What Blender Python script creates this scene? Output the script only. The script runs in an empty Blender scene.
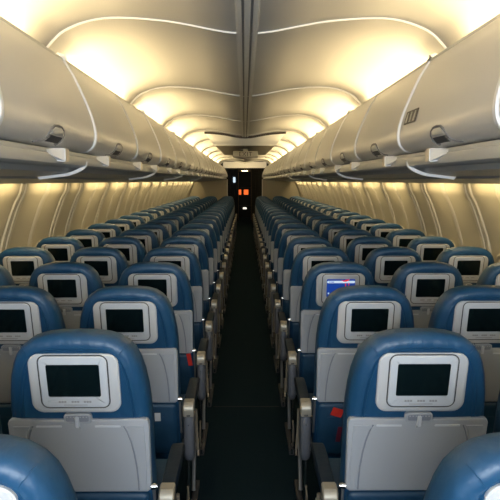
import bpy, bmesh, math, random
from mathutils import Vector, Matrix
random.seed(7)
S = bpy.context.scene
C = S.collection
H0 = 1.60            # camera / eye height
ROW0, PITCH, NROWS = 1.0, 0.80, 23
Y0, Y1 = -1.6, 23.5  # cabin shell
SPACING, AISLE_X = 0.49, 0.512

# ------------------------------------------------------------------ materials
def mat(name, col, rough=0.5, metal=0.0, bump=0.0, bscale=60.0, var=0.0, vscale=3.0, emit=None, estr=0.0, spec=0.5, coat=0.0, stretch=None):
    m = bpy.data.materials.new(name); m.use_nodes = True
    nt = m.node_tree; b = nt.nodes['Principled BSDF']
    b.inputs['Base Color'].default_value = (*col, 1)
    b.inputs['Roughness'].default_value = rough
    b.inputs['Metallic'].default_value = metal
    b.inputs['Specular IOR Level'].default_value = spec
    if coat: b.inputs['Coat Weight'].default_value = coat
    if emit:
        b.inputs['Emission Color'].default_value = (*emit, 1)
        b.inputs['Emission Strength'].default_value = estr
    tc = nt.nodes.new('ShaderNodeTexCoord'); src = tc.outputs['Object']
    if stretch:
        mp = nt.nodes.new('ShaderNodeMapping'); mp.inputs['Scale'].default_value = stretch
        nt.links.new(src, mp.inputs['Vector']); src = mp.outputs['Vector']
    if var:
        n = nt.nodes.new('ShaderNodeTexNoise'); n.inputs['Scale'].default_value = vscale; n.inputs['Detail'].default_value = 4
        nt.links.new(src, n.inputs['Vector'])
        r = nt.nodes.new('ShaderNodeMix'); r.data_type = 'RGBA'
        r.inputs[6].default_value = (*[max(0, c*(1-var)) for c in col], 1)
        r.inputs[7].default_value = (*[min(1, c*(1+var)) for c in col], 1)
        nt.links.new(n.outputs['Fac'], r.inputs[0]); nt.links.new(r.outputs[2], b.inputs['Base Color'])
    if bump:
        n = nt.nodes.new('ShaderNodeTexNoise'); n.inputs['Scale'].default_value = bscale; n.inputs['Detail'].default_value = 3
        nt.links.new(src, n.inputs['Vector'])
        bp = nt.nodes.new('ShaderNodeBump'); bp.inputs['Strength'].default_value = bump; bp.inputs['Distance'].default_value = 0.01
        nt.links.new(n.outputs['Fac'], bp.inputs['Height']); nt.links.new(bp.outputs['Normal'], b.inputs['Normal'])
    return m
M = {}
M['leather'] = mat('blue_leather', (0.010, 0.064, 0.150), 0.43, bump=0.55, bscale=12, var=0.14, vscale=5, stretch=(2.2, 1, 1))
M['leather_dark'] = mat('blue_pocket_leather', (0.007, 0.046, 0.105), 0.5, bump=0.5, bscale=10, var=0.15, vscale=6)
M['plastic'] = mat('grey_seat_plastic', (0.40, 0.425, 0.47), 0.42, var=0.03)
M['frame'] = mat('warm_grey_screen_surround', (0.55, 0.565, 0.59), 0.38)
M['bezel'] = mat('pale_grey_bezel', (0.60, 0.63, 0.68), 0.33)
M['line'] = mat('dark_gap', (0.05, 0.05, 0.055), 0.6)
M['soft_line'] = mat('groove_grey', (0.24, 0.26, 0.31), 0.55)
M['screen'] = mat('black_screen_glass', (0.004, 0.010, 0.012), 0.12, spec=0.5)
M['button'] = mat('button_grey', (0.34, 0.35, 0.38), 0.5)
M['pad'] = mat('navy_armrest_pad', (0.003, 0.014, 0.030), 0.6, spec=0.3, bump=0.2, bscale=30)
M['cap'] = mat('satin_metal_cap', (0.36, 0.33, 0.27), 0.35, metal=0.4)
M['side'] = mat('grey_armrest_panel', (0.12, 0.13, 0.155), 0.35)
M['taupe'] = mat('taupe_plastic', (0.17, 0.145, 0.11), 0.45)
M['chrome'] = mat('chrome', (0.75, 0.75, 0.76), 0.18, metal=1.0)
M['leg'] = mat('leg_metal', (0.42, 0.42, 0.44), 0.3, metal=0.8)
M['cushion'] = mat('dark_blue_cushion', (0.016, 0.055, 0.12), 0.5, bump=0.3, bscale=12)
M['carpet'] = mat('dark_carpet', (0.0075, 0.0215, 0.0300), 0.95, bump=1.0, bscale=220, var=0.7, vscale=150, spec=0.1)
M['bin'] = mat('bin_plastic', (0.58, 0.57, 0.56), 0.30, spec=0.5)
M['rail'] = mat('bin_rail_grey', (0.50, 0.50, 0.49), 0.35)
M['under'] = mat('service_panel_grey', (0.30, 0.31, 0.32), 0.32)
M['paddle'] = mat('paddle_grey', (0.50, 0.51, 0.53), 0.35, metal=0.3)
M['recess'] = mat('handle_recess_grey', (0.20, 0.20, 0.21), 0.4)
M['white'] = mat('white_trim', (0.80, 0.80, 0.82), 0.4)
M['block'] = mat('white_block_plastic', (0.92, 0.92, 0.93), 0.4)
M['block2'] = mat('cream_block_face', (0.62, 0.55, 0.45), 0.5)
M['ceil'] = mat('ceiling_panel', (0.54, 0.53, 0.52), 0.5, var=0.02)
M['ceil_light'] = mat('ceiling_pale_panel_glow', (0.86, 0.84, 0.80), 0.5, emit=(1.0, 0.9, 0.68), estr=0.10)  # faint warm emission added so the pale panel reads brighter
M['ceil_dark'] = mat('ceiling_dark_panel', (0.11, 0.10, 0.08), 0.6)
M['channel'] = mat('ceiling_channel', (0.66, 0.65, 0.63), 0.45)
M['channel_dark'] = mat('ceiling_channel_gap', (0.20, 0.20, 0.20), 0.6)
M['wall'] = mat('sidewall_panel', (0.40, 0.37, 0.29), 0.5, var=0.04)
M['rib'] = mat('sidewall_rib', (0.47, 0.44, 0.37), 0.4)
M['ribdark'] = mat('sidewall_seam_and_baffle', (0.16, 0.14, 0.10), 0.6)
M['shade'] = mat('window_shade', (0.50, 0.46, 0.38), 0.5)
M['bulk'] = mat('bulkhead_khaki', (0.30, 0.27, 0.20), 0.6, var=0.05)
M['dark'] = mat('dark_galley', (0.012, 0.013, 0.014), 0.6)
M['navy'] = mat('navy_curtain', (0.008, 0.012, 0.020), 0.8)
M['greenish'] = mat('dark_olive_panel', (0.030, 0.028, 0.020), 0.7)
M['tan'] = mat('tan_door_frame', (0.22, 0.15, 0.08), 0.5)
M['placard'] = mat('brown_placard', (0.06, 0.045, 0.03), 0.5)
M['sign'] = mat('sign_grey', (0.42, 0.40, 0.34), 0.5)
M['signtext'] = mat('sign_text', (0.03, 0.02, 0.015), 0.6)
M['red'] = mat('red_card', (0.65, 0.03, 0.02), 0.5)
M['maroon'] = mat('maroon_card', (0.12, 0.01, 0.03), 0.5)
M['tag'] = mat('white_tag', (0.65, 0.66, 0.68), 0.5)
M['orange'] = mat('orange_glow', (0.5, 0.1, 0.02), 0.5, emit=(1.0, 0.16, 0.03), estr=1.1)
M['coolglow'] = mat('cool_glow', (0.5, 0.6, 0.7), 0.5, emit=(0.65, 0.85, 1.0), estr=1.0)
M['whiteglow'] = mat('white_glow', (0.7, 0.7, 0.7), 0.5, emit=(1, 0.93, 0.8), estr=1.2)
M['tube'] = mat('warm_tube', (1, 0.9, 0.7), 0.5, emit=(1.0, 0.80, 0.42), estr=9.0)
M['map_blue'] = mat('map_blue', (0.0, 0.03, 0.2), 0.3, emit=(0.012, 0.05, 0.30), estr=0.8)
M['map_white'] = mat('map_white', (0.5, 0.6, 0.7), 0.3, emit=(0.55, 0.68, 0.85), estr=0.8)
M['map_red'] = mat('map_red', (0.6, 0.02, 0.02), 0.3, emit=(0.8, 0.03, 0.02), estr=0.8)

# ------------------------------------------------------------------ mesh helpers
def finish(bm, name, mats, smooth=True, angle=35):
    bmesh.ops.recalc_face_normals(bm, faces=bm.faces)
    me = bpy.data.meshes.new(name); bm.to_mesh(me); bm.free()
    for m in (mats if isinstance(mats, (list, tuple)) else [mats]): me.materials.append(m)
    if smooth:
        for p in me.polygons: p.use_smooth = True
        try: me.set_sharp_from_angle(angle=math.radians(angle))
        except Exception: pass
    return me
def link(name, me, parent=None, loc=(0, 0, 0), rot=None):
    o = bpy.data.objects.new(name, me); C.objects.link(o); o.location = loc
    if rot: o.rotation_euler = rot
    if parent: o.parent = parent
    return o
def tag(o, label, cat, group=None):
    o['label'] = label; o['category'] = cat
    if group: o['group'] = group
    return o
def struct(o): o['kind'] = 'structure'; return o
def empty(name, loc): 
    o = bpy.data.objects.new(name, None); C.objects.link(o); o.location = loc; o.empty_display_size = 0.1; return o

def inset(pts, d):
    """move a ccw outline inward by d along its vertex normals"""
    n = len(pts); out = []
    for i in range(n):
        ax, ay = pts[i-1]; bx, by = pts[i]; cx, cy = pts[(i+1) % n]
        e1 = Vector((bx-ax, by-ay)); e2 = Vector((cx-bx, cy-by))
        e1.normalize(); e2.normalize()
        n1 = Vector((-e1.y, e1.x)); n2 = Vector((-e2.y, e2.x))
        m = n1+n2
        if m.length < 1e-6: m = n1
        m.normalize(); k = d/max(0.5, m.dot(n1))
        out.append((bx+m.x*k, by+m.y*k))
    return out
def area2(p): return sum(p[i-1][0]*p[i][1]-p[i][0]*p[i-1][1] for i in range(len(p)))
def loft(bm, pts, rings, f, mi=0, cap0=True, cap1=True):
    """outline pts (2-D) swept through rings [(inset, w)]; f(u, v, w) -> xyz"""
    if area2(pts) < 0: pts = pts[::-1]
    loops = []
    for d, w in rings:
        q = inset(pts, d) if d else pts
        loops.append([bm.verts.new(f(u, v, w)) for u, v in q])
    n = len(pts)
    for a, b in zip(loops, loops[1:]):
        for i in range(n):
            fc = bm.faces.new((a[i-1], a[i], b[i], b[i-1])); fc.material_index = mi
    if cap0: bm.faces.new(loops[0][::-1]).material_index = mi
    if cap1: bm.faces.new(loops[-1]).material_index = mi
def rrect(cx, cy, W, Hh, r, n=5):
    pts = []
    for (sx, sy, a0) in ((1, 1, 0), (-1, 1, 90), (-1, -1, 180), (1, -1, 270)):
        ox, oy = cx+sx*(W/2-r), cy+sy*(Hh/2-r)
        for k in range(n+1):
            a = math.radians(a0+90*k/n); pts.append((ox+r*math.cos(a), oy+r*math.sin(a)))
    return pts
def tube(bm, path, r, n=6, mi=0, flat=None):
    path = [Vector(p) for p in path]; loops = []
    for i, p in enumerate(path):
        t = (path[min(i+1, len(path)-1)]-path[max(i-1, 0)]).normalized()
        up = Vector((0, 0, 1)) if abs(t.z) < 0.9 else Vector((1, 0, 0))
        a = t.cross(up).normalized(); b = t.cross(a).normalized()
        rr = r[i] if isinstance(r, (list, tuple)) else r
        loops.append([bm.verts.new(p+a*math.cos(2*math.pi*k/n)*rr+b*math.sin(2*math.pi*k/n)*rr) for k in range(n)])
    for A, B in zip(loops, loops[1:]):
        for k in range(n): bm.faces.new((A[k-1], A[k], B[k], B[k-1])).material_index = mi
    bm.faces.new(loops[0]).material_index = mi; bm.faces.new(loops[-1][::-1]).material_index = mi
def rbox(bm, x0, x1, y0, y1, z0, z1, r=0.005, mi=0, axis='y'):
    """box with rounded corners around the axis and softened ends"""
    e = min(r, 0.45*min(x1-x0, y1-y0, z1-z0))
    if axis == 'y':
        p = rrect((x0+x1)/2, (z0+z1)/2, x1-x0, z1-z0, e*1.01, 3); f = lambda u, v, w: (u, w, v); a, b = y0, y1
    elif axis == 'x':
        p = rrect((y0+y1)/2, (z0+z1)/2, y1-y0, z1-z0, e*1.01, 3); f = lambda u, v, w: (w, u, v); a, b = x0, x1
    else:
        p = rrect((x0+x1)/2, (y0+y1)/2, x1-x0, y1-y0, e*1.01, 3); f = lambda u, v, w: (u, v, w); a, b = z0, z1
    loft(bm, p, [(e*0.8, a), (e*0.25, a+e*0.25), (0, a+e*0.8), (0, b-e*0.8), (e*0.25, b-e*0.25), (e*0.8, b)], f, mi)

# ------------------------------------------------------------------ seat meshes
LEAN = 0.22; HR = 1.103
def sb(u, v, w): return (u, LEAN*(HR-v)+w, v)      # seat-back space: u right, v height, w forward depth
arch = [(0, 1.158), (.05, 1.1568), (.09, 1.152), (.124, 1.142), (.152, 1.123), (.173, 1.097), (.187, 1.065), (.198, 1.025), (.206, .975), (.211, .92), (.212, .87), (.212, .60), (.210, .34), (.196, .315)]
outline = [(x, z) for x, z in arch[::-1]] + [(-x, z) for x, z in arch[1:]]
ME = {}
bm = bmesh.new()
loft(bm, outline, [(.056, .001), (.050, .0010), (.0487, -.0022), (.0465, -.0022), (.0452, .001), (.042, .0005), (.0408, -.0016), (.0395, -.0016), (.038, .0008), (.028, .001), (.012, .008), (.003, .022), (0, .045), (0, .080), (.004, .105), (.018, .125), (.04, .13)], sb)
# shoulder seams running from the stitched arc to the edge
for s in (-1, 1):
    tube(bm, [sb(s*.128, 1.088, .002), sb(s*.140, 1.105, .001), sb(s*.152, 1.118, .012), sb(s*.156, 1.122, .03)], .0012, 5)
ME['backrest'] = finish(bm, 'backrest', M['leather'], angle=60)

bm = bmesh.new()
loft(bm, rrect(0, 1.007, .264, .190, .034, 6), [(0, .003), (0, -.007), (.004, -.011), (.010, -.012)], sb)
loft(bm, rrect(0, 1.014, .206, .172, .024, 5), [(0, -.009), (0, -.0128)], sb, 1)
ME['surround'] = finish(bm, 'screen_surround', [M['frame'], M['line']])
bm = bmesh.new()
loft(bm, rrect(0, 1.014, .198, .165, .020, 5), [(0, -.010), (0, -.014), (.003, -.017), (.022, -.017)], sb)
for k, wd in ((-.038, .024), (0, .024), (.036, .026)):
    for q in range(3): loft(bm, rrect(k-.008+q*.008, .951, .0065, .006, .001, 2), [(0, -.016), (0, -.0185)], sb, 1)
loft(bm, rrect(0, .9405, .070, .002, .0009, 2), [(0, -.016), (0, -.0178)], sb, 1)
ME['monitor'] = finish(bm, 'monitor', [M['bezel'], M['button']])
def display_mesh(name, lit=False):
    bm = bmesh.new()
    loft(bm, rrect(0, 1.0195, .154, .103, .005, 3), [(0, -.0150), (0, -.0185)], sb, 0)
    if lit:
        def bar(cx, cy, w, h, mi): loft(bm, rrect(cx, cy, w, h, min(w, h)*.3, 2), [(0, -.018), (0, -.0192)], sb, mi)
        bar(0, 1.055, .150, .013, 1); bar(-.052, 1.055, .030, .006, 0)
        for p in ([(.0, 1.066), (.016, 1.062), (.024, 1.068), (.046, 1.070), (.040, 1.062), (.026, 1.057), (.012, 1.057)], [(.022, 1.046), (.028, 1.046), (.027, 1.034), (.032, 1.024), (.024, 1.028)], [(.040, 1.048), (.046, 1.046), (.042, 1.030)]):
            loft(bm, p, [(0, -.0185), (0, -.0197)], sb, 2)
        bar(-.066, .990, .008, .010, 1)
        bar(.056, 1.069, .018, .005, 0)
    return finish(bm, name, [M['map_blue'], M['map_white'], M['map_red']] if lit else [M['screen']])
ME['display'] = display_mesh('display'); ME['display_map'] = display_mesh('display_map', True)

# tray table
top = [(-.212, .875), (-.207, .886), (-.195, .8905), (-.10, .8885), (0, .8880), (.10, .8885), (.195, .8905), (.207, .886), (.212, .875)]
tray = top + [(.208, .655), (.205, .640), (.195, .632), (-.195, .632), (-.205, .640), (-.208, .655)]
bm = bmesh.new()
loft(bm, tray, [(0, .012), (0, -.009), (.003, -.0125), (.008, -.0135)], sb)
for s in (-1, 1):
    arc = [(.136, .868), (.145, .850), (.155, .815), (.163, .770), (.168, .720), (.170, .670), (.170, .640)]
    tube(bm, [sb(s*x, z, -.0125) for x, z in arc], .0028, 6, 1)
    strip = [(x+.006, z) for x, z in arc] + [(.196, .640), (.198, .70), (.199, .80), (.197, .868)]
    loft(bm, [(s*x, z) for x, z in strip], [(0, -.012), (.002, -.0165)], sb)
    loft(bm, rrect(s*.088, .866, .078, .0075, .003, 3), [(0, -.012), (.001, -.0155)], sb, 2)
ME['tray'] = finish(bm, 'tray_table', [M['plastic'], M['soft_line'], M['bezel']])
bm = bmesh.new()
loft(bm, rrect(0, .893, .082, .032, .010, 4), [(0, .004), (0, -.015), (.002, -.018)], sb)
loft(bm, rrect(0, .8945, .070, .021, .006, 3), [(0, -.0175), (.001, -.0186)], sb, 1)
loft(bm, rrect(0, .884, .012, .036, .004, 3), [(0, -.016), (0, -.024), (.0015, -.026)], sb, 2)
loft(bm, rrect(0, .862, .014, .010, .004, 3), [(0, -.012), (.001, -.020)], sb, 0)
for k in range(-3, 4):
    if k: loft(bm, rrect(k*.0095, .900, .005, .004, .001, 2), [(0, -.018), (0, -.0195)], sb, 0)
ME['latch'] = finish(bm, 'latch', [M['plastic'], M['soft_line'], M['bezel']])
for s in (-1, 1):
    bm = bmesh.new()   # pivot knob of the tray
    x = s*.214
    for r_, w0, w1 in ((.011, 0, .012), (.008, .012, .018)):
        loft(bm, [(math.cos(a)*r_, math.sin(a)*r_) for a in [k*math.pi/6 for k in range(12)]], [(0, w0), (.001, w1)], lambda u, v, w: (x+s*(w-.006), LEAN*(HR-.648)-.004+u, .648+v))
    ME['pivot%d' % s] = finish(bm, 'tray_pivot', M['chrome'])
    bm = bmesh.new()
    tube(bm, [(x, LEAN*(HR-.64), .64), (x, LEAN*(HR-.56)+.004, .56), (x, LEAN*(HR-.47)+.02, .47)], .005, 6)
    ME['tray_arm%d' % s] = finish(bm, 'tray_arm', M['leg'])
bm = bmesh.new()   # literature pocket
loft(bm, rrect(0, .498, .404, .262, .02, 4), [(0, .02), (0, -.006), (.004, -.014), (.012, -.018), (.018, -.020)], sb)
tube(bm, [sb(x, .618-.010*(1-(x/.195)**2)*0.6, -.012) for x in [(-.195+.039*k) for k in range(11)]], .004, 6)
tube(bm, [sb(x, .565-.004*math.sin(x*30), -.0215) for x in [(-.16+.032*k) for k in range(11)]], .0018, 5)
ME['pocket'] = finish(bm, 'literature_pocket', M['leather_dark'], angle=60)
bm = bmesh.new()   # seat cushion
rbox(bm, -.215, .215, .335, .725, .345, .465, .035, axis='y')
ME['cushion'] = finish(bm, 'seat_cushion', M['cushion'], angle=60)
bm = bmesh.new()
for y in (.33, .60): tube(bm, [(-.240, y, .325), (.240, y, .325)], .018, 8)
rbox(bm, -.205, .205, .30, .66, .332, .350, .004)
ME['frame'] = finish(bm, 'seat_frame', M['leg'])

def armrest_mesh(name, aisle, sg):
    """sg = +1: the aisle is on the +x side"""
    bm = bmesh.new()
    prof = [(.155, .583), (.150, .606), (.156, .617), (.20, .6215), (.36, .630), (.46, .628), (.49, .620), (.50, .603), (.49, .586), (.36, .578)]
    loft(bm, prof, [(.006, -.024), (.0015, -.021), (0, -.015), (0, .015), (.0015, .021), (.006, .024)], lambda u, v, w: (w, u, v))
    return finish(bm, name, M['pad'])
ME['pad'] = armrest_mesh('armrest', True, 1)
bm = bmesh.new()
loft(bm, [(.110, .560), (.106, .590), (.112, .612), (.125, .623), (.166, .6255), (.166, .560)], [(.004, -.0245), (0, -.020), (0, .020), (.004, .0245)], lambda u, v, w: (w, u, v))
rbox(bm, -.0085, .0085, .1045, .112, .564, .570, .002, 1)
ME['cap'] = finish(bm, 'end_cap', [M['cap'], M['line']])
bm = bmesh.new()   # rounded aisle panel
pp = [(.112, .558), (.106, .50), (.104, .44), (.112, .385), (.130, .352), (.158, .336), (.190, .345), (.212, .375), (.225, .43), (.228, .50), (.222, .558)]
loft(bm, pp, [(.030, -.0245), (.016, -.0225), (.006, -.018), (0, -.008), (0, .008), (.006, .018), (.016, .0225), (.030, .0245)], lambda u, v, w: (w, u, v))
tube(bm, [(0, .103, .525), (0, .110, .525)], .003, 8, 1)
ME['panel'] = finish(bm, 'side_panel', [M['side'], M['chrome']], angle=50)
bm = bmesh.new()
pp = [(.150, .560), (.150, .50), (.20, .44), (.34, .40), (.42, .36), (.42, .42), (.34, .50), (.30, .580)]
loft(bm, pp, [(.004, -.012), (0, -.009), (0, .009), (.004, .012)], lambda u, v, w: (w, u, v))
ME['bracket'] = finish(bm, 'armrest_bracket', M['side'])
bm = bmesh.new()   # taupe recline lever strip on the aisle side
tube(bm, [(0, .235, .55), (0, .245, .47), (.004, .250, .40), (.010, .240, .345)], [.008, .009, .008, .006], 6)
tube(bm, [(.010, .240, .350), (.012, .225, .338), (.012, .210, .332)], .006, 6, 1)
ME['lever'] = finish(bm, 'side_lever', [M['taupe'], M['chrome']])
# legs: rear bright strut, front strut, rail shoe
bm = bmesh.new()
tube(bm, [(0, .20, .345), (0, .195, .28), (0, .20, .18), (0, .225, .09), (0, .26, .03)], .008, 8)
tube(bm, [(0, .26, .03), (0, .20, .040), (0, .165, .09), (0, .165, .16), (0, .19, .20)], .006, 6, 1)
ME['leg'] = finish(bm, 'leg', [M['chrome'], M['taupe']])
bm = bmesh.new()
tube(bm, [(0, .60, .325), (0, .52, .18), (0, .47, .035)], .010, 8)
ME['front_leg'] = finish(bm, 'leg', M['leg'])
bm = bmesh.new()
rbox(bm, -.014, .014, .16, .60, 0.0, .030, .005)
tube(bm, [(0, .155, .012), (0, .155, .040)], .007, 8, 1)
ME['shoe'] = finish(bm, 'floor_rail_shoe', [M['line'], M['chrome']])

ORD = ['nearest', 'second', 'third', 'fourth', 'fifth', 'sixth', 'seventh', 'eighth', 'ninth', 'tenth', 'eleventh', 'twelfth', 'thirteenth', 'fourteenth', 'fifteenth', 'sixteenth', 'seventeenth', 'eighteenth', 'nineteenth', 'twentieth', 'twenty-first', 'twenty-second', 'farthest']
def seat(side, col, row):
    """side -1 left / +1 right of the aisle; col 0 aisle, 1 middle, 2 window"""
    x = side*(AISLE_X+col*SPACING+(.008 if row == 0 else 0)); y = ROW0+PITCH*row
    t = empty('airline_seat', (x, y, 0))
    a = -side                                   # direction of the aisle in local x
    P = lambda n, k, px=0., parent=t, z=0.: link(n, ME[k], parent, (px, 0, z))
    P('backrest', 'backrest')
    P('screen_surround', 'surround')
    mo = P('monitor', 'monitor')
    lit = (side == 1 and col == 0 and row == 3)
    d = P('display', 'display_map' if lit else 'display', parent=mo)
    if lit: mo['label'] = 'seat-back screen showing a blue map with red marks'
    tr = P('tray_table', 'tray'); P('latch', 'latch', parent=tr)
    if row < 14:
        
        for q in (-1, 1): P('tray_pivot', 'pivot%d' % q, parent=tr); P('tray_arm', 'tray_arm%d' % q, parent=tr)
    P('literature_pocket', 'pocket'); P('seat_cushion', 'cushion'); P('seat_frame', 'frame')
    if col == 0:
        ar = P('armrest', 'pad', a*.251); P('end_cap', 'cap', 0, ar); P('side_panel', 'panel', 0, ar)
        if row < 14:
            lv = P('side_lever', 'lever', a*.022, ar); lv.scale = (a, 1, 1)
        lg = P('leg', 'leg', a*.240); P('leg', 'front_leg', a*.240); P('floor_rail_shoe', 'shoe', a*.008, lg)
    ar = P('armrest', 'pad', -a*.245); P('end_cap', 'cap', 0, ar); P('armrest_bracket', 'bracket', 0, ar)
    if col == 2:
        lg = P('leg', 'leg', a*.12); P('leg', 'front_leg', a*.12); P('floor_rail_shoe', 'shoe', 0, lg)
    if col == 1:
        lg = P('leg', 'leg', -a*.10); P('leg', 'front_leg', -a*.10); P('floor_rail_shoe', 'shoe', 0, lg)
    pos = ['aisle seat', 'middle seat', 'window seat'][col]; sd = 'left' if side < 0 else 'right'
    if lit: lab = 'blue aisle seat with lit blue map screen, right side, fourth row from camera'
    elif row == 0 and col == 0: lab = f'blue leather {pos} cut off at the bottom {sd} corner'
    elif row == NROWS-1: lab = f'blue {pos} {sd} of the aisle in the farthest row by the divider'
    else: lab = f'blue leather {pos} {sd} of the aisle, {ORD[row]+" row from" if row else "row nearest"} the camera'
    tag(t, lab, 'airline seat', f'blue airline seats {sd} of the aisle')
for r in range(NROWS):
    for sd in (-1, 1):
        for c in range(3): seat(sd, c, r)

# cards and tags in pockets
def card(name, x, row, h, W, Hh, m, lab, cat, rot=0, w=-.030):
    bm = bmesh.new()
    ca, sa = math.cos(rot), math.sin(rot)
    loft(bm, [(-W/2, -Hh/2), (W/2, -Hh/2), (W/2, Hh/2), (-W/2, Hh/2)], [(0, w), (0, w-.002)], lambda u, v, ww: sb(u*ca-v*sa, h+u*sa+v*ca, ww))
    tag(link(name, finish(bm, name, m, smooth=False), None, (x, ROW0+PITCH*row, 0)), lab, cat)
card('safety_card', AISLE_X-.118, 2, .590, .040, .050, M['red'], 'red card leaning in the pocket of the third right aisle seat', 'card', 1.25)
card('booklet', AISLE_X-.105, 2, .48, .020, .075, M['maroon'], 'dark maroon booklet edge beside the pocket under the red card', 'booklet', -.12)
card('safety_card', -AISLE_X+.190, 3, .60, .024, .075, M['red'], 'red card edge in the pocket of the fourth left aisle seat', 'card', .15)
card('pocket_tag', -AISLE_X+.118, 2, .570, .026, .040, M['tag'], 'small white tag on the pocket of the third left aisle seat', 'tag', 0)
card('paper_tag', -AISLE_X-SPACING+.195, 2, .590, .030, .045, M['tag'], 'small white tag at the left picture edge on a middle seat', 'tag', .1)

# ------------------------------------------------------------------ shell
def sweep(name, prof, y0, y1, m, closed=False, ny=1, smooth=True, angle=35, mir=1):
    bm = bmesh.new(); rows = []
    for k in range(ny+1):
        y = y0+(y1-y0)*k/ny
        rows.append([bm.verts.new((mir*x, y, H0+h)) for x, h in prof])
    n = len(prof)
    for A, B in zip(rows, rows[1:]):
        for i in range(n-1 if not closed else n):
            j = (i+1) % n; bm.faces.new((A[i], A[j], B[j], B[i]))
    if closed: bm.faces.new(rows[0][::-1]); bm.faces.new(rows[-1])
    return finish(bm, name, m, smooth, angle)
# floor
bm = bmesh.new(); rbox(bm, -1.9, 1.9, Y0, 29.0, -.06, 0.0, .001)
struct(link('floor', finish(bm, 'floor', M['carpet'], smooth=False)))
bm = bmesh.new(); rbox(bm, -.233, .233, 4.365, 4.372, -.0005, .0012, .0004)
struct(link('trim_1', finish(bm, 'trim', M['dark'], smooth=False)))

def smoothline(pts, sub=4):
    out = []
    P = [Vector((*p, 0)) for p in pts]
    for i in range(len(P)-1):
        p0 = P[max(i-1, 0)]; p1 = P[i]; p2 = P[i+1]; p3 = P[min(i+2, len(P)-1)]
        for k in range(sub):
            t = k/sub
            q = 0.5*((2*p1)+(-p0+p2)*t+(2*p0-5*p1+4*p2-p3)*t*t+(-p0+3*p1-3*p2+p3)*t**3)
            out.append((q.x, q.y))
    out.append(pts[-1]); return out
ceil_half = [(0, .655), (.06, .657), (.14, .668), (.35, .706), (.57, .722), (.70, .708), (.81, .666), (.875, .61), (.93, .54), (.985, .46), (1.03, .40)]
ch = smoothline(ceil_half, 4)
full = [(-x, h) for x, h in ch[::-1]] + ch[1:]
struct(link('ceiling', sweep('ceiling', full, Y0, Y1, M['ceil'], angle=80)))
# ceiling ribs at panel seams
CEIL0 = 2.90
CS = [CEIL0+2.07*k for k in range(-1, 10)]
for k, y in enumerate(CS):
    strong = (k == 1)
    bm = bmesh.new()
    dd = .007 if strong else .009
    inner = [(x*(1-dd), h-dd) for x, h in full]
    w = .004 if strong else .008
    A = [[bm.verts.new((x, yy, H0+h)) for x, h in p] for p, yy in ((full, y-w), (inner, y-w), (inner, y+w), (full, y+w))]
    for P_, Q in zip(A, A[1:]):
        for i in range(len(P_)-1): bm.faces.new((P_[i], P_[i+1], Q[i+1], Q[i]))
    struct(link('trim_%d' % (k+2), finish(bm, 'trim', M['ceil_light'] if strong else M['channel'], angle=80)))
# centre channel
bm = bmesh.new()
for s in (-1, 1):
    rbox(bm, s*.033-.010, s*.033+.010, Y0, 9.45, H0+.645, H0+.675, .003)
rbox(bm, -.012, .012, Y0, 9.45, H0+.644, H0+.66, .002)
rbox(bm, -.022, .022, Y0, 9.45, H0+.648, H0+.66, .001, 1)
for s in (-1, 1): rbox(bm, s*.046-.002, s*.046+.002, Y0, 9.45, H0+.648, H0+.668, .001, 0)
rbox(bm, -.040, .040, 16.6, Y1, H0+.640, H0+.66, .003)
struct(link('trim_20', finish(bm, 'trim', [M['channel'], M['channel_dark']])))
# pale and dark flat panels in the ceiling further on
def flatpanel(name, y0, y1, hw, h, th, m, lab=None):
    bm = bmesh.new(); n = 16; top, bot, top2, bot2 = [], [], [], []
    def hc(x): 
        x = abs(x)
        for (a, b), (c, d) in zip(ch, ch[1:]):
            if a <= x <= c: return b+(d-b)*(x-a)/(c-a)
        return .6
    xs = [-hw+2*hw*i/n for i in range(n+1)]
    prof = [(x, hc(x)-th) for x in xs] + [(x, hc(x)+.01) for x in xs[::-1]]
    return sweep(name, prof, y0, y1, m, closed=True)
def slab(y0, y1, p0, p1, m):
    """panel between two cross profiles [(x, h)], closed up into the ceiling"""
    bm = bmesh.new()
    A = [bm.verts.new((x, y0, H0+h)) for x, h in p0]; B = [bm.verts.new((x, y1, H0+h)) for x, h in p1]
    A2 = [bm.verts.new((x, y0, H0+.745)) for x, h in p0]; B2 = [bm.verts.new((x, y1, H0+.745)) for x, h in p1]
    for P_, Q in ((A, B), (A2, B2), (A, A2), (B, B2)):
        for i in range(len(P_)-1): bm.faces.new((P_[i], P_[i+1], Q[i+1], Q[i]))
    bm.faces.new((A[0], B[0], B2[0], A2[0])); bm.faces.new((A[-1], B[-1], B2[-1], A2[-1]))
    return struct(link('ceiling_panel', finish(bm, 'ceiling_panel', m, angle=20)))
def hc(x):
    x = abs(x)
    for (a, b), (c, d) in zip(ch, ch[1:]):
        if a <= x <= c: return b+(d-b)*(x-a)/(c-a)
xs = [-.60+.075*i for i in range(17)]
slab(9.45, 9.50, [(x, hc(x)-.030) for x in xs], [(x, hc(x)-.030) for x in xs], M['placard'])  # dark strip stands in for the shadow gap before the pale panel
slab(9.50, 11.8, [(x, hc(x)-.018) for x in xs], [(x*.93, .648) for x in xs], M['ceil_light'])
slab(11.8, 16.2, [(x*.93, .655) for x in xs], [(x*.86, .655) for x in xs], M['ceil_dark'])

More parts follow.
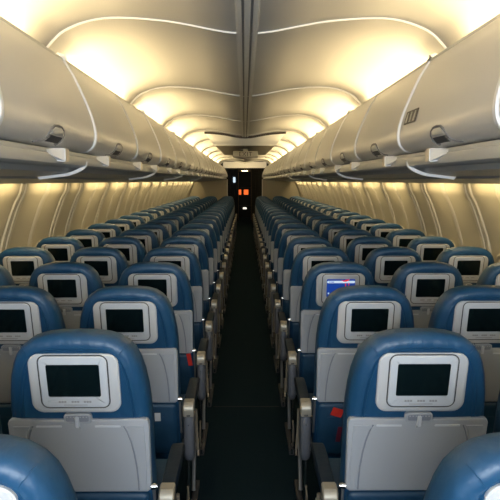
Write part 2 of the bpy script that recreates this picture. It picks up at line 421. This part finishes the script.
# sidewalls
wallp = smoothline([(1.36, .16), (1.46, .09), (1.525, .035), (1.555, -.02), (1.572, -.085), (1.607, -.148), (1.642, -.232), (1.677, -.33), (1.705, -.415), (1.727, -.513), (1.75, -.66), (1.76, -.85), (1.74, -1.15), (1.69, -1.62)], 3)
for s, nm in ((-1, 'left'), (1, 'right')):
    struct(link('wall_'+nm, sweep('wall', wallp, Y0, 28.5, M['wall'], mir=s, angle=80)))
RP = 1.035
BREAKS = [4.48-1.1*5+1.1*k for k in range(5)] + [4.48, 5.59, 6.08, 7.26, 8.39, 9.48, 10.6, 11.67] + [11.67+1.1*k for k in range(1, 8)]
ribys = []
for a_, b_ in zip(BREAKS, BREAKS[1:]):
    ribys.append((a_, True))
    if b_-a_ > .8: ribys.append(((a_+b_)/2, False))
ribys.append((BREAKS[-1], True))
ribprof = [p for p in wallp if -.75 < p[1] < .06]
def ribmesh(strong):
    bm = bmesh.new()
    def strip(y0, y1, d, mi):
        a = [(x-d, h) for x, h in ribprof]
        L = [[bm.verts.new((x, yy, H0+h)) for x, h in p] for p, yy in ((ribprof, y0), (a, y0+.006), (a, y1-.006), (ribprof, y1))]
        for P_, Q in zip(L, L[1:]):
            for i in range(len(P_)-1): bm.faces.new((P_[i], P_[i+1], Q[i+1], Q[i])).material_index = mi
    if strong:
        strip(-.075, -.015, .012, 0); strip(-.015, .015, .004, 1); strip(.015, .075, .012, 0)
        rbox(bm, 1.405, 1.53, -.11, .11, H0-.005, H0+.03, .003, 1, axis='z')  # dark baffle added between wall lamps to block light and darken the break
    else:
        strip(-.050, .050, .007, 0)
    return finish(bm, 'rib', [M['rib'], M['ribdark']], angle=60)
rm = {True: ribmesh(True), False: ribmesh(False)}
n = 30
for k, (y, strong) in enumerate(ribys):
    if y > 19.35: break
    for s in (-1, 1):
        o = link('trim_%d' % n, rm[strong], None, (0, y, 0)); o.scale = (s, 1, 1); struct(o); n += 1
# windows (shades drawn) between ribs
def wx(h):
    for (a, b), (c, d) in zip(wallp, wallp[1:]):
        if d <= h <= b: return a+(c-a)*(h-b)/(d-b)
    return 1.7
bm = bmesh.new()
fw = lambda u, v, w: (wx(v-H0)-w, u, v)
loft(bm, rrect(0, H0-.69, .29, .39, .10, 6), [(0, -.01), (0, .004), (.010, .009), (.026, .006), (.034, .001)], fw, cap1=True)
loft(bm, rrect(0, H0-.69, .225, .325, .07, 6), [(0, -.002), (0, .004)], fw, 1)
rbox(bm, wx(-.76)-.03, wx(-.76)-.005, -.05, .05, H0-.765, H0-.752, .003)
wm = finish(bm, 'window', [M['rib'], M['shade']])
n = 1
for k in range(len(ribys)-1):
    y = (ribys[k][0]+ribys[k+1][0])/2
    if y > 19 or y < .3: continue
    for s in (-1, 1):
        o = link('window_%d' % n, wm, None, (0, y, 0)); o.scale = (s, 1, 1); struct(o); n += 1

# underside service panel
sp = [(.715, .108), (.685, .104), (.676, .096), (.674, .078), (.680, .066), (.700, .058), (.735, .054), (.745, .036), (.765, .034), (.86, .024), (.955, .020), (.965, .010), (1.10, .004), (1.30, -.008), (1.395, -.016), (1.397, .0), (1.37, .045), (1.0, .11)]
for s, q in ((-1, 22), (1, 23)):
    struct(link('trim_%d' % q, sweep('trim', sp, Y0, Y1, M['under'], closed=True, mir=s, angle=25)))
    fl = [(.700, .1150), (.680, .1120), (.6755, .0985), (.671, .096), (.6695, .078), (.675, .063), (.690, .056), (.700, .0575), (.690, .08)]
    struct(link('trim_%d' % (q+2), sweep('trim', fl, Y0, Y1, M['rail'], closed=True, mir=s, angle=40)))

# overhead bins
doorp = smoothline([(.752, .488), (.735, .460), (.712, .422), (.670, .328), (.645, .262), (.632, .205), (.633, .165), (.645, .138), (.668, .122), (.70, .116)], 3)
bodyp = [(.752, .490), (.757, .502), (.770, .506), (.786, .500), (.800, .468), (.98, .425), (1.34, .33), (1.42, .12), (1.38, .05), (1.0, .115), (.715, .113)]
BP = 1.035; SEAM0 = 2.66
def closed_sweep_mesh(name, prof, L, m, g=.0015): return sweep(name, prof, g, L-g, m, closed=True, angle=40)
doorc = doorp + [(.74, .13), (.70, .20), (.70, .33), (.76, .46)]
ME['bin_door'] = {}
def mk(s):
    d = {}
    d['door'] = sweep('bin_door', doorc, .004, BP-.004, M['bin'], closed=True, mir=s, angle=40)
    d['body'] = sweep('bin_body', [(x, h) for x, h in bodyp]+[(.76, .13), (.76, .47)], .0005, BP-.0005, M['rail'], closed=True, mir=s, angle=40)
    # handle: arched recess following the door surface
    def dx(h):
        best = .64
        for (a, b), (c, e) in zip(doorp, doorp[1:]):
            if e <= h <= b and b > e: best = a+(c-a)*(h-b)/(e-b)
        return best
    hs = lambda u, v, w: (s*(dx(v)-w), u, H0+v)
    arch_ = [(-.160, .122), (-.120, .127), (-.098, .138), (-.085, .156), (-.072, .171), (-.045, .181), (-.005, .184), (.035, .181), (.062, .171), (.076, .155), (.078, .138), (.074, .122)]
    bm = bmesh.new()
    loft(bm, arch_[2:], [(0, -.004), (0, .0015), (.002, .002)], hs, 0)
    d['recess'] = finish(bm, 'handle_recess', M['recess'])
    bm = bmesh.new()
    loft(bm, [(-.070, .151), (-.060, .166), (-.040, .175), (.030, .175), (.052, .168), (.064, .153)], [(0, 0), (0, .004), (.003, .005)], hs, 0)
    loft(bm, [(-.070, .128), (-.062, .147), (.058, .147), (.062, .128)], [(0, 0), (0, .0045)], hs, 1)
    d['paddle'] = finish(bm, 'latch_handle', [M['paddle'], M['line']])
    bm = bmesh.new()
    tube(bm, [hs(u, v, .002) for u, v in arch_], .0030, 6)
    d['rim'] = finish(bm, 'handle_rim', M['recess'])
    for wkey, hw in (('white', .014), ('thin', .006)):
        bm = bmesh.new()
        out = doorp+[(.712, .104)]
        L = []
        for (ox, yy) in ((0.004, -hw), (-.006, -hw*.7), (-.006, hw*.7), (0.004, hw)):
            L.append([bm.verts.new((s*(x+ox), yy, H0+h)) for x, h in out])
        for A_, B_ in zip(L, L[1:]):
            for i in range(len(A_)-1): bm.faces.new((A_[i], A_[i+1], B_[i+1], B_[i]))
        if wkey == 'white':
            tube(bm, [(s*x, 0, H0+h) for x, h in [(.748, .49), (.756, .510), (.775, .516), (.80, .50), (.84, .48)]], .010, 6)
        d[wkey] = finish(bm, 'seam_trim', M['white'] if wkey == 'white' else M['ceil'], angle=60)
    bm = bmesh.new()      # strap under the rail
    path = smoothline([(.672, .088), (.678, .066), (.70, .048), (.745, .030), (.80, .022), (.87, .013)], 3)
    L = []
    for (oh, yy) in ((.004, -.013), (-.007, -.009), (-.007, .009), (.004, .013)):
        L.append([bm.verts.new((s*(x+oh*.6), yy-(x-.672)*.05, H0+h+oh)) for x, h in path])
    for A_, B_ in zip(L, L[1:]):
        for i in range(len(A_)-1): bm.faces.new((A_[i], A_[i+1], B_[i+1], B_[i]))
    d['strap'] = finish(bm, 'service_strap', M['white'], angle=60)
    return d
BM = {-1: mk(-1), 1: mk(1)}
STRONG = {1: 'white', 0: 'white', 2: 'thin'}
i0 = -4
for s in (-1, 1):
    sd = 'left' if s < 0 else 'right'; order = 0
    for k in range(i0, 20):
        y = SEAM0+BP*k
        if y+BP > Y1+.3: break
        t = empty('overhead_bin', (0, y, 0)); D = BM[s]
        visible = y+BP > 1.2
        if visible: order += 1
        body = link('bin_body', D['body'], t)
        dr = link('bin_door', D['door'], t)
        if y > 0.3 or y+BP*.5 > .6:
            link('handle_recess', D['recess'], dr, (0, BP*.5, 0)); hd = link('latch_handle', D['paddle'], dr, (0, BP*.5, 0)); link('handle_rim', D['rim'], dr, (0, BP*.5, 0))
        strong = k in (-1, 0, 2, 4, 7)
        link('seam_trim', D['white' if strong else 'thin'], t, (0, .016, 0))
        if strong or k in (0,): link('service_strap', D['strap'], t, (0, .018, 0))
        if not visible: lab = f'pale overhead locker door on the {sd} side, behind the picture edge'
        elif k == 0: lab = f'curved overhead bin {sd} of the aisle just beyond the first white seam strip'
        else: lab = f'curved beige overhead bin on the {sd} side, {"nearest" if order == 1 else (ORD+["last"])[order-1]} one from the camera'
        tag(t, lab, 'overhead bin', f'overhead bins along the {sd} side')
# bin end caps in the front cabin
# wedge blocks on the bin rail
def wedge(s):
    bm = bmesh.new()
    # box: inboard face, tapering back towards -y
    x0, x1 = .645, .700
    z0, z1 = H0+.068, H0+.116
    v = lambda x, y, z: bm.verts.new((s*x, y, z))
    a = [v(x0, .02, z0), v(x0, .075, z0), v(x0, .075, z1), v(x0, .02, z1)]
    b = [v(x1, -.005, z0+.004), v(x1, .075, z0+.004), v(x1, .075, z1), v(x1, -.005, z1)]
    t = [v(.672, -.10, H0+.094), v(.674, -.10, H0+.106)]
    bm.faces.new(a); bm.faces.new((a[2], a[1], b[1], b[2])); bm.faces.new((a[2], b[2], b[3], a[3])); bm.faces.new((a[1], a[0], b[0], b[1]))
    f = bm.faces.new((b[0], b[3], b[2], b[1])); f2 = bm.faces.new((a[0], a[3], b[3], b[0]))
    bm.normal_update()
    bmesh.ops.bevel(bm, geom=[e for e in bm.edges], offset=.003, segments=2, affect='EDGES')
    # fin towards the camera
    c = [v(x0+.002, .022, z0+.002), v(x0+.002, .022, z1-.002), v(x1, .022, z1-.004), v(x1, .022, z0+.004)]
    bm.faces.new((c[0], c[1], t[1], t[0])); bm.faces.new((c[1], c[2], t[1])); bm.faces.new((c[3], c[0], t[0])); bm.faces.new((c[2], c[3], t[0], t[1])); bm.faces.new(c)
    me = finish(bm, 'rail_block', [M['block'], M['block2']], angle=30)
    for p in me.polygons:
        if p.center.y > .03 and abs(p.normal.x) > .9 and abs(p.center.x) < .66: p.material_index = 1
    return me
WD = {-1: wedge(-1), 1: wedge(1)}
for s in (-1, 1):
    sd = 'left' if s < 0 else 'right'
    for k in range(0, 26):
        y = 2.245+1.645*((k-1)//2)+.72*((k-1)%2)
        if y > 22: break
        o = link('rail_block', WD[s], None, (0, y, 0))
        if k == 0: lab = f'white wedge-shaped block on the {sd} bin rail, outside the picture edge'
        elif k < 8: lab = f'white wedge-shaped block on the {sd} bin rail, {ORD[k-1]}{" to" if k == 1 else " from"} the camera'
        else: lab = f'tiny white block far along the {sd} bin rail'
        tag(o, lab, 'block', f'white blocks on the {sd} bin rail' if k < 8 else f'far white blocks on the {sd} bin rail')
# placard on right bin door
def door_x(h):
    for (a, b), (c, e) in zip(doorp, doorp[1:]):
        if e <= h <= b and b > e: return a+(c-a)*(h-b)/(e-b)
    return .64
pt = empty('pictogram_placard', (door_x(.25)-.0015, 2.51, H0+.25))
bm = bmesh.new()
fp = lambda u, v, w: (door_x(.25+v)-door_x(.25)-w, -u, v)
loft(bm, rrect(0, 0, .17, .052, .003, 2), [(0, 0), (0, .0025)], fp)
link('plate', finish(bm, 'plate', M['placard']), pt)
for cx in (-.055, 0, .055):   # three small pale pictograms
    bm = bmesh.new()
    loft(bm, [(cx-.012, -.020), (cx-.004, -.020), (cx-.002, 0), (cx+.004, -.020), (cx+.012, -.020), (cx+.008, .010), (cx-.008, .010)], [(0, .002), (0, .0035)], fp)
    loft(bm, [(cx+.006*math.cos(a*math.pi/4), .014+.006*math.sin(a*math.pi/4)) for a in range(8)], [(0, .002), (0, .0035)], fp)
    link('pictogram', finish(bm, 'pictogram', M['sign']), pt)
tag(pt, 'small brown placard with pale pictograms on the right overhead bin', 'placard')

# EXIT sign
ex = empty('exit_sign', (0.01, 13.0, H0+.54))
bm = bmesh.new(); rbox(bm, -.255, .255, 0, .08, -.065, .065, .012); rbox(bm, -.05, .05, .02, .06, .05, .125, .004)
link('sign_body', finish(bm, 'sign_body', M['sign']), ex)
cu = bpy.data.curves.new('exit_text', 'FONT'); cu.body = 'EXIT'; cu.size = .12; cu.align_x = 'CENTER'; cu.align_y = 'CENTER'; cu.extrude = .002; cu.space_character = 1.15
tmp = bpy.data.objects.new('tmp', cu); C.objects.link(tmp)
bpy.context.view_layer.update()
tme = bpy.data.meshes.new_from_object(tmp.evaluated_get(bpy.context.evaluated_depsgraph_get()))
bpy.data.objects.remove(tmp); tme.materials.clear(); tme.materials.append(M['signtext'])
link('lettering', tme, ex, (0, -.003, 0), (math.pi/2, 0, 0))
tag(ex, 'grey box EXIT sign hanging from the ceiling over the aisle', 'exit sign')

# class divider bulkheads, forward area and galley
for s, nm in ((-1, 'left'), (1, 'right')):
    prof = [(.53, 0-H0), (.53, .03)] + [(1.36, .03)] + [(x-.03, h) for x, h in wallp if h < .0]
    bm = bmesh.new()
    loft(bm, [(s*x, H0+h) for x, h in prof], [(0, 19.40), (0, 19.45)], lambda u, v, w: (u, w, v))
    b = tag(link('cabin_divider', finish(bm, 'cabin_divider', M['bulk'], smooth=False)), f'khaki cabin divider panel behind the last row on the {nm}', 'divider')
    bm = bmesh.new(); rbox(bm, s*.535-.012, s*.535+.012, 19.385, 19.46, .02, H0+.05, .004, axis='z')
    link('edge_trim', finish(bm, 'edge_trim', M['ceil']), b)
    bm = bmesh.new()
    n = 24; pts = []
    x0, x1 = .255, .66
    fr = [(x0+(x1-x0)*i/n, 24.6+.025*math.sin(i*1.6)) for i in range(n+1)]
    pl = fr+[(x, y+.02) for x, y in fr[::-1]]
    loft(bm, [(s*x, y) for x, y in pl], [(0, .02), (0, H0+.44)], lambda u, v, w: (u, v, w))
    tag(link('galley_curtain', finish(bm, 'galley_curtain', M['navy'] if s < 0 else M['greenish'], angle=60)), f'dark curtain panel {nm} of the far doorway', 'curtain')
bm = bmesh.new()
loft(bm, [(-1.75, 0), (-.66, 0), (-.66, 2.04), (.66, 2.04), (.66, 0), (1.75, 0), (1.75, 2.4), (-1.75, 2.4)], [(0, 24.7), (0, 24.8)], lambda u, v, w: (u, w, v))
struct(link('wall_front', finish(bm, 'wall', M['greenish'], smooth=False)))
# dropped header / entry ceiling
bm = bmesh.new(); rbox(bm, -.80, .80, 23.5, 23.58, H0+.475, H0+.70, .01)
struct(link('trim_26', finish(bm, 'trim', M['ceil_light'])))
bm = bmesh.new(); rbox(bm, -1.75, 1.75, 23.58, 29, H0+.47, H0+.50, .002)
struct(link('ceiling_front', finish(bm, 'ceiling', M['greenish'], smooth=False)))
bm = bmesh.new(); rbox(bm, -1.8, 1.8, 28.9, 28.98, 0, 2.2, .002)
struct(link('wall_back', finish(bm, 'wall', M['dark'], smooth=False)))
# doorway frame
d = empty('door_1', (0, 26.0, 0)); struct(d)
bm = bmesh.new()
for s in (-1, 1): rbox(bm, s*.275-.022, s*.275+.022, 0, .08, .01, 2.03, .005, axis='z')
rbox(bm, -.30, .30, 0, .08, 1.985, 2.035, .005, axis='x')
link('door_frame', finish(bm, 'door_frame', M['tan']), d)
bm = bmesh.new(); rbox(bm, -.12, .12, 25.965, 26.0, 2.00, 2.025, .004, axis='x')
tag(link('doorway_light', finish(bm, 'doorway_light', M['tube'])), 'thin amber light strip above the far doorway', 'light')
bm = bmesh.new()
for x0, x1 in ((-1.75, -.30), (.30, 1.75)): rbox(bm, x0, x1, 26.0, 26.06, 0, 2.06, .002, axis='z')
struct(link('wall_galley', finish(bm, 'wall', M['dark'], smooth=False)))
# galley unit with two orange glowing panels
g = empty('galley_unit', (0, 28.2, 0))
bm = bmesh.new(); rbox(bm, -.42, .42, 0, .5, .0, 1.95, .01, axis='z')
for z in (.5, .95, 1.30): rbox(bm, -.40, .40, -.012, 0.01, z, z+.02, .002, 1, axis='x')
link('cabinet', finish(bm, 'cabinet', [M['dark'], M['placard']]), g)
for x, w in ((-.21, .11), (.06, .20)):
    bm = bmesh.new(); rbox(bm, x-w/2, x+w/2, -.02, 0.0, 1.00, 1.22, .012)
    link('lit_panel', finish(bm, 'lit_panel', M['orange']), g)
tag(g, 'dark galley cabinet with two glowing orange panels seen through the doorway', 'galley')
bm = bmesh.new(); rbox(bm, -.08, .08, 27.6, 27.64, .38, .46, .01); rbox(bm, -.015, .015, 27.6, 27.63, 0, .385, .003, 1)
tag(link('floor_lamp', finish(bm, 'floor_lamp', [M['whiteglow'], M['dark']])), 'small white light low in the far doorway', 'light')
bm = bmesh.new(); rbox(bm, -.45, -.36, 24.545, 24.58, H0-.06, H0+.15, .015);  # glowing plate stands in for a bluish gleam
tag(link('gleam_plate', finish(bm, 'gleam_plate', M['coolglow'])), 'small bluish white gleam on the dark curtain left of doorway, made as a glowing plate', 'gleam')

# ------------------------------------------------------------------ lights
WARM = (1.0, 0.76, 0.38)
def area(name, loc, size, sizey, power, col, direction, cast=True):
    L = bpy.data.lights.new(name, 'AREA'); L.shape = 'RECTANGLE'; L.size = size; L.size_y = sizey; L.energy = power; L.color = col
    o = bpy.data.objects.new(name, L); C.objects.link(o); o.location = loc
    # local -Z points along direction, local Y along world Y
    z = -Vector(direction).normalized(); y = Vector((0, 1, 0)); y = (y-z*y.dot(z)).normalized() if abs(z.y) < .99 else Vector((0, 0, 1)); x = y.cross(z)
    o.rotation_euler = Matrix((x, y, z)).transposed().to_euler()
    return o
COVE_W, WALL_W = 13.0, 3.0
for s in (-1, 1):
    for k in range(-2, 10):
        y = CEIL0+2.07*k+1.035
        if y+1 > Y1: break
        area('cove_lamp', (s*.885, y, H0+.475), .03, 1.50, COVE_W, WARM, (-s*.25, 0, 1))
    for a_, b_ in zip(BREAKS, BREAKS[1:]):
        ln = b_-a_-.34
        area('wall_wash_lamp', (s*1.425, (a_+b_)/2, H0+.012), .03, ln, WALL_W*ln/.62, WARM, (s*.75, 0, -.66))
area('rear_fill_light', (0.0, -1.2, 1.55), 1.6, .8, 95, (0.86, 0.94, 1.0), (0, 1, -.10))  # unseen neutral fill added behind the camera for seats and bins
area('entry_fill_light', (0, 22.4, H0+.30), .8, .4, 9, WARM, (0, .9, .6))  # unseen warm fill added to brighten the far header
W = bpy.data.worlds.new('world'); S.world = W; W.use_nodes = True
W.node_tree.nodes['Background'].inputs['Color'].default_value = (0.85, 0.92, 1.0, 1)
W.node_tree.nodes['Background'].inputs['Strength'].default_value = 0.35

# ------------------------------------------------------------------ camera
cam = bpy.data.cameras.new('camera'); cam.sensor_width = 36; cam.sensor_height = 36; cam.lens = 633/500*36
cam.clip_start = .05; cam.clip_end = 100
co = bpy.data.objects.new('camera', cam); C.objects.link(co); S.camera = co
co.location = (-.012, 0, H0)
co.rotation_euler = (math.radians(90-6.22), 0, math.radians(-.5))
S.view_settings.view_transform = 'Standard'
S.view_settings.look = 'None'
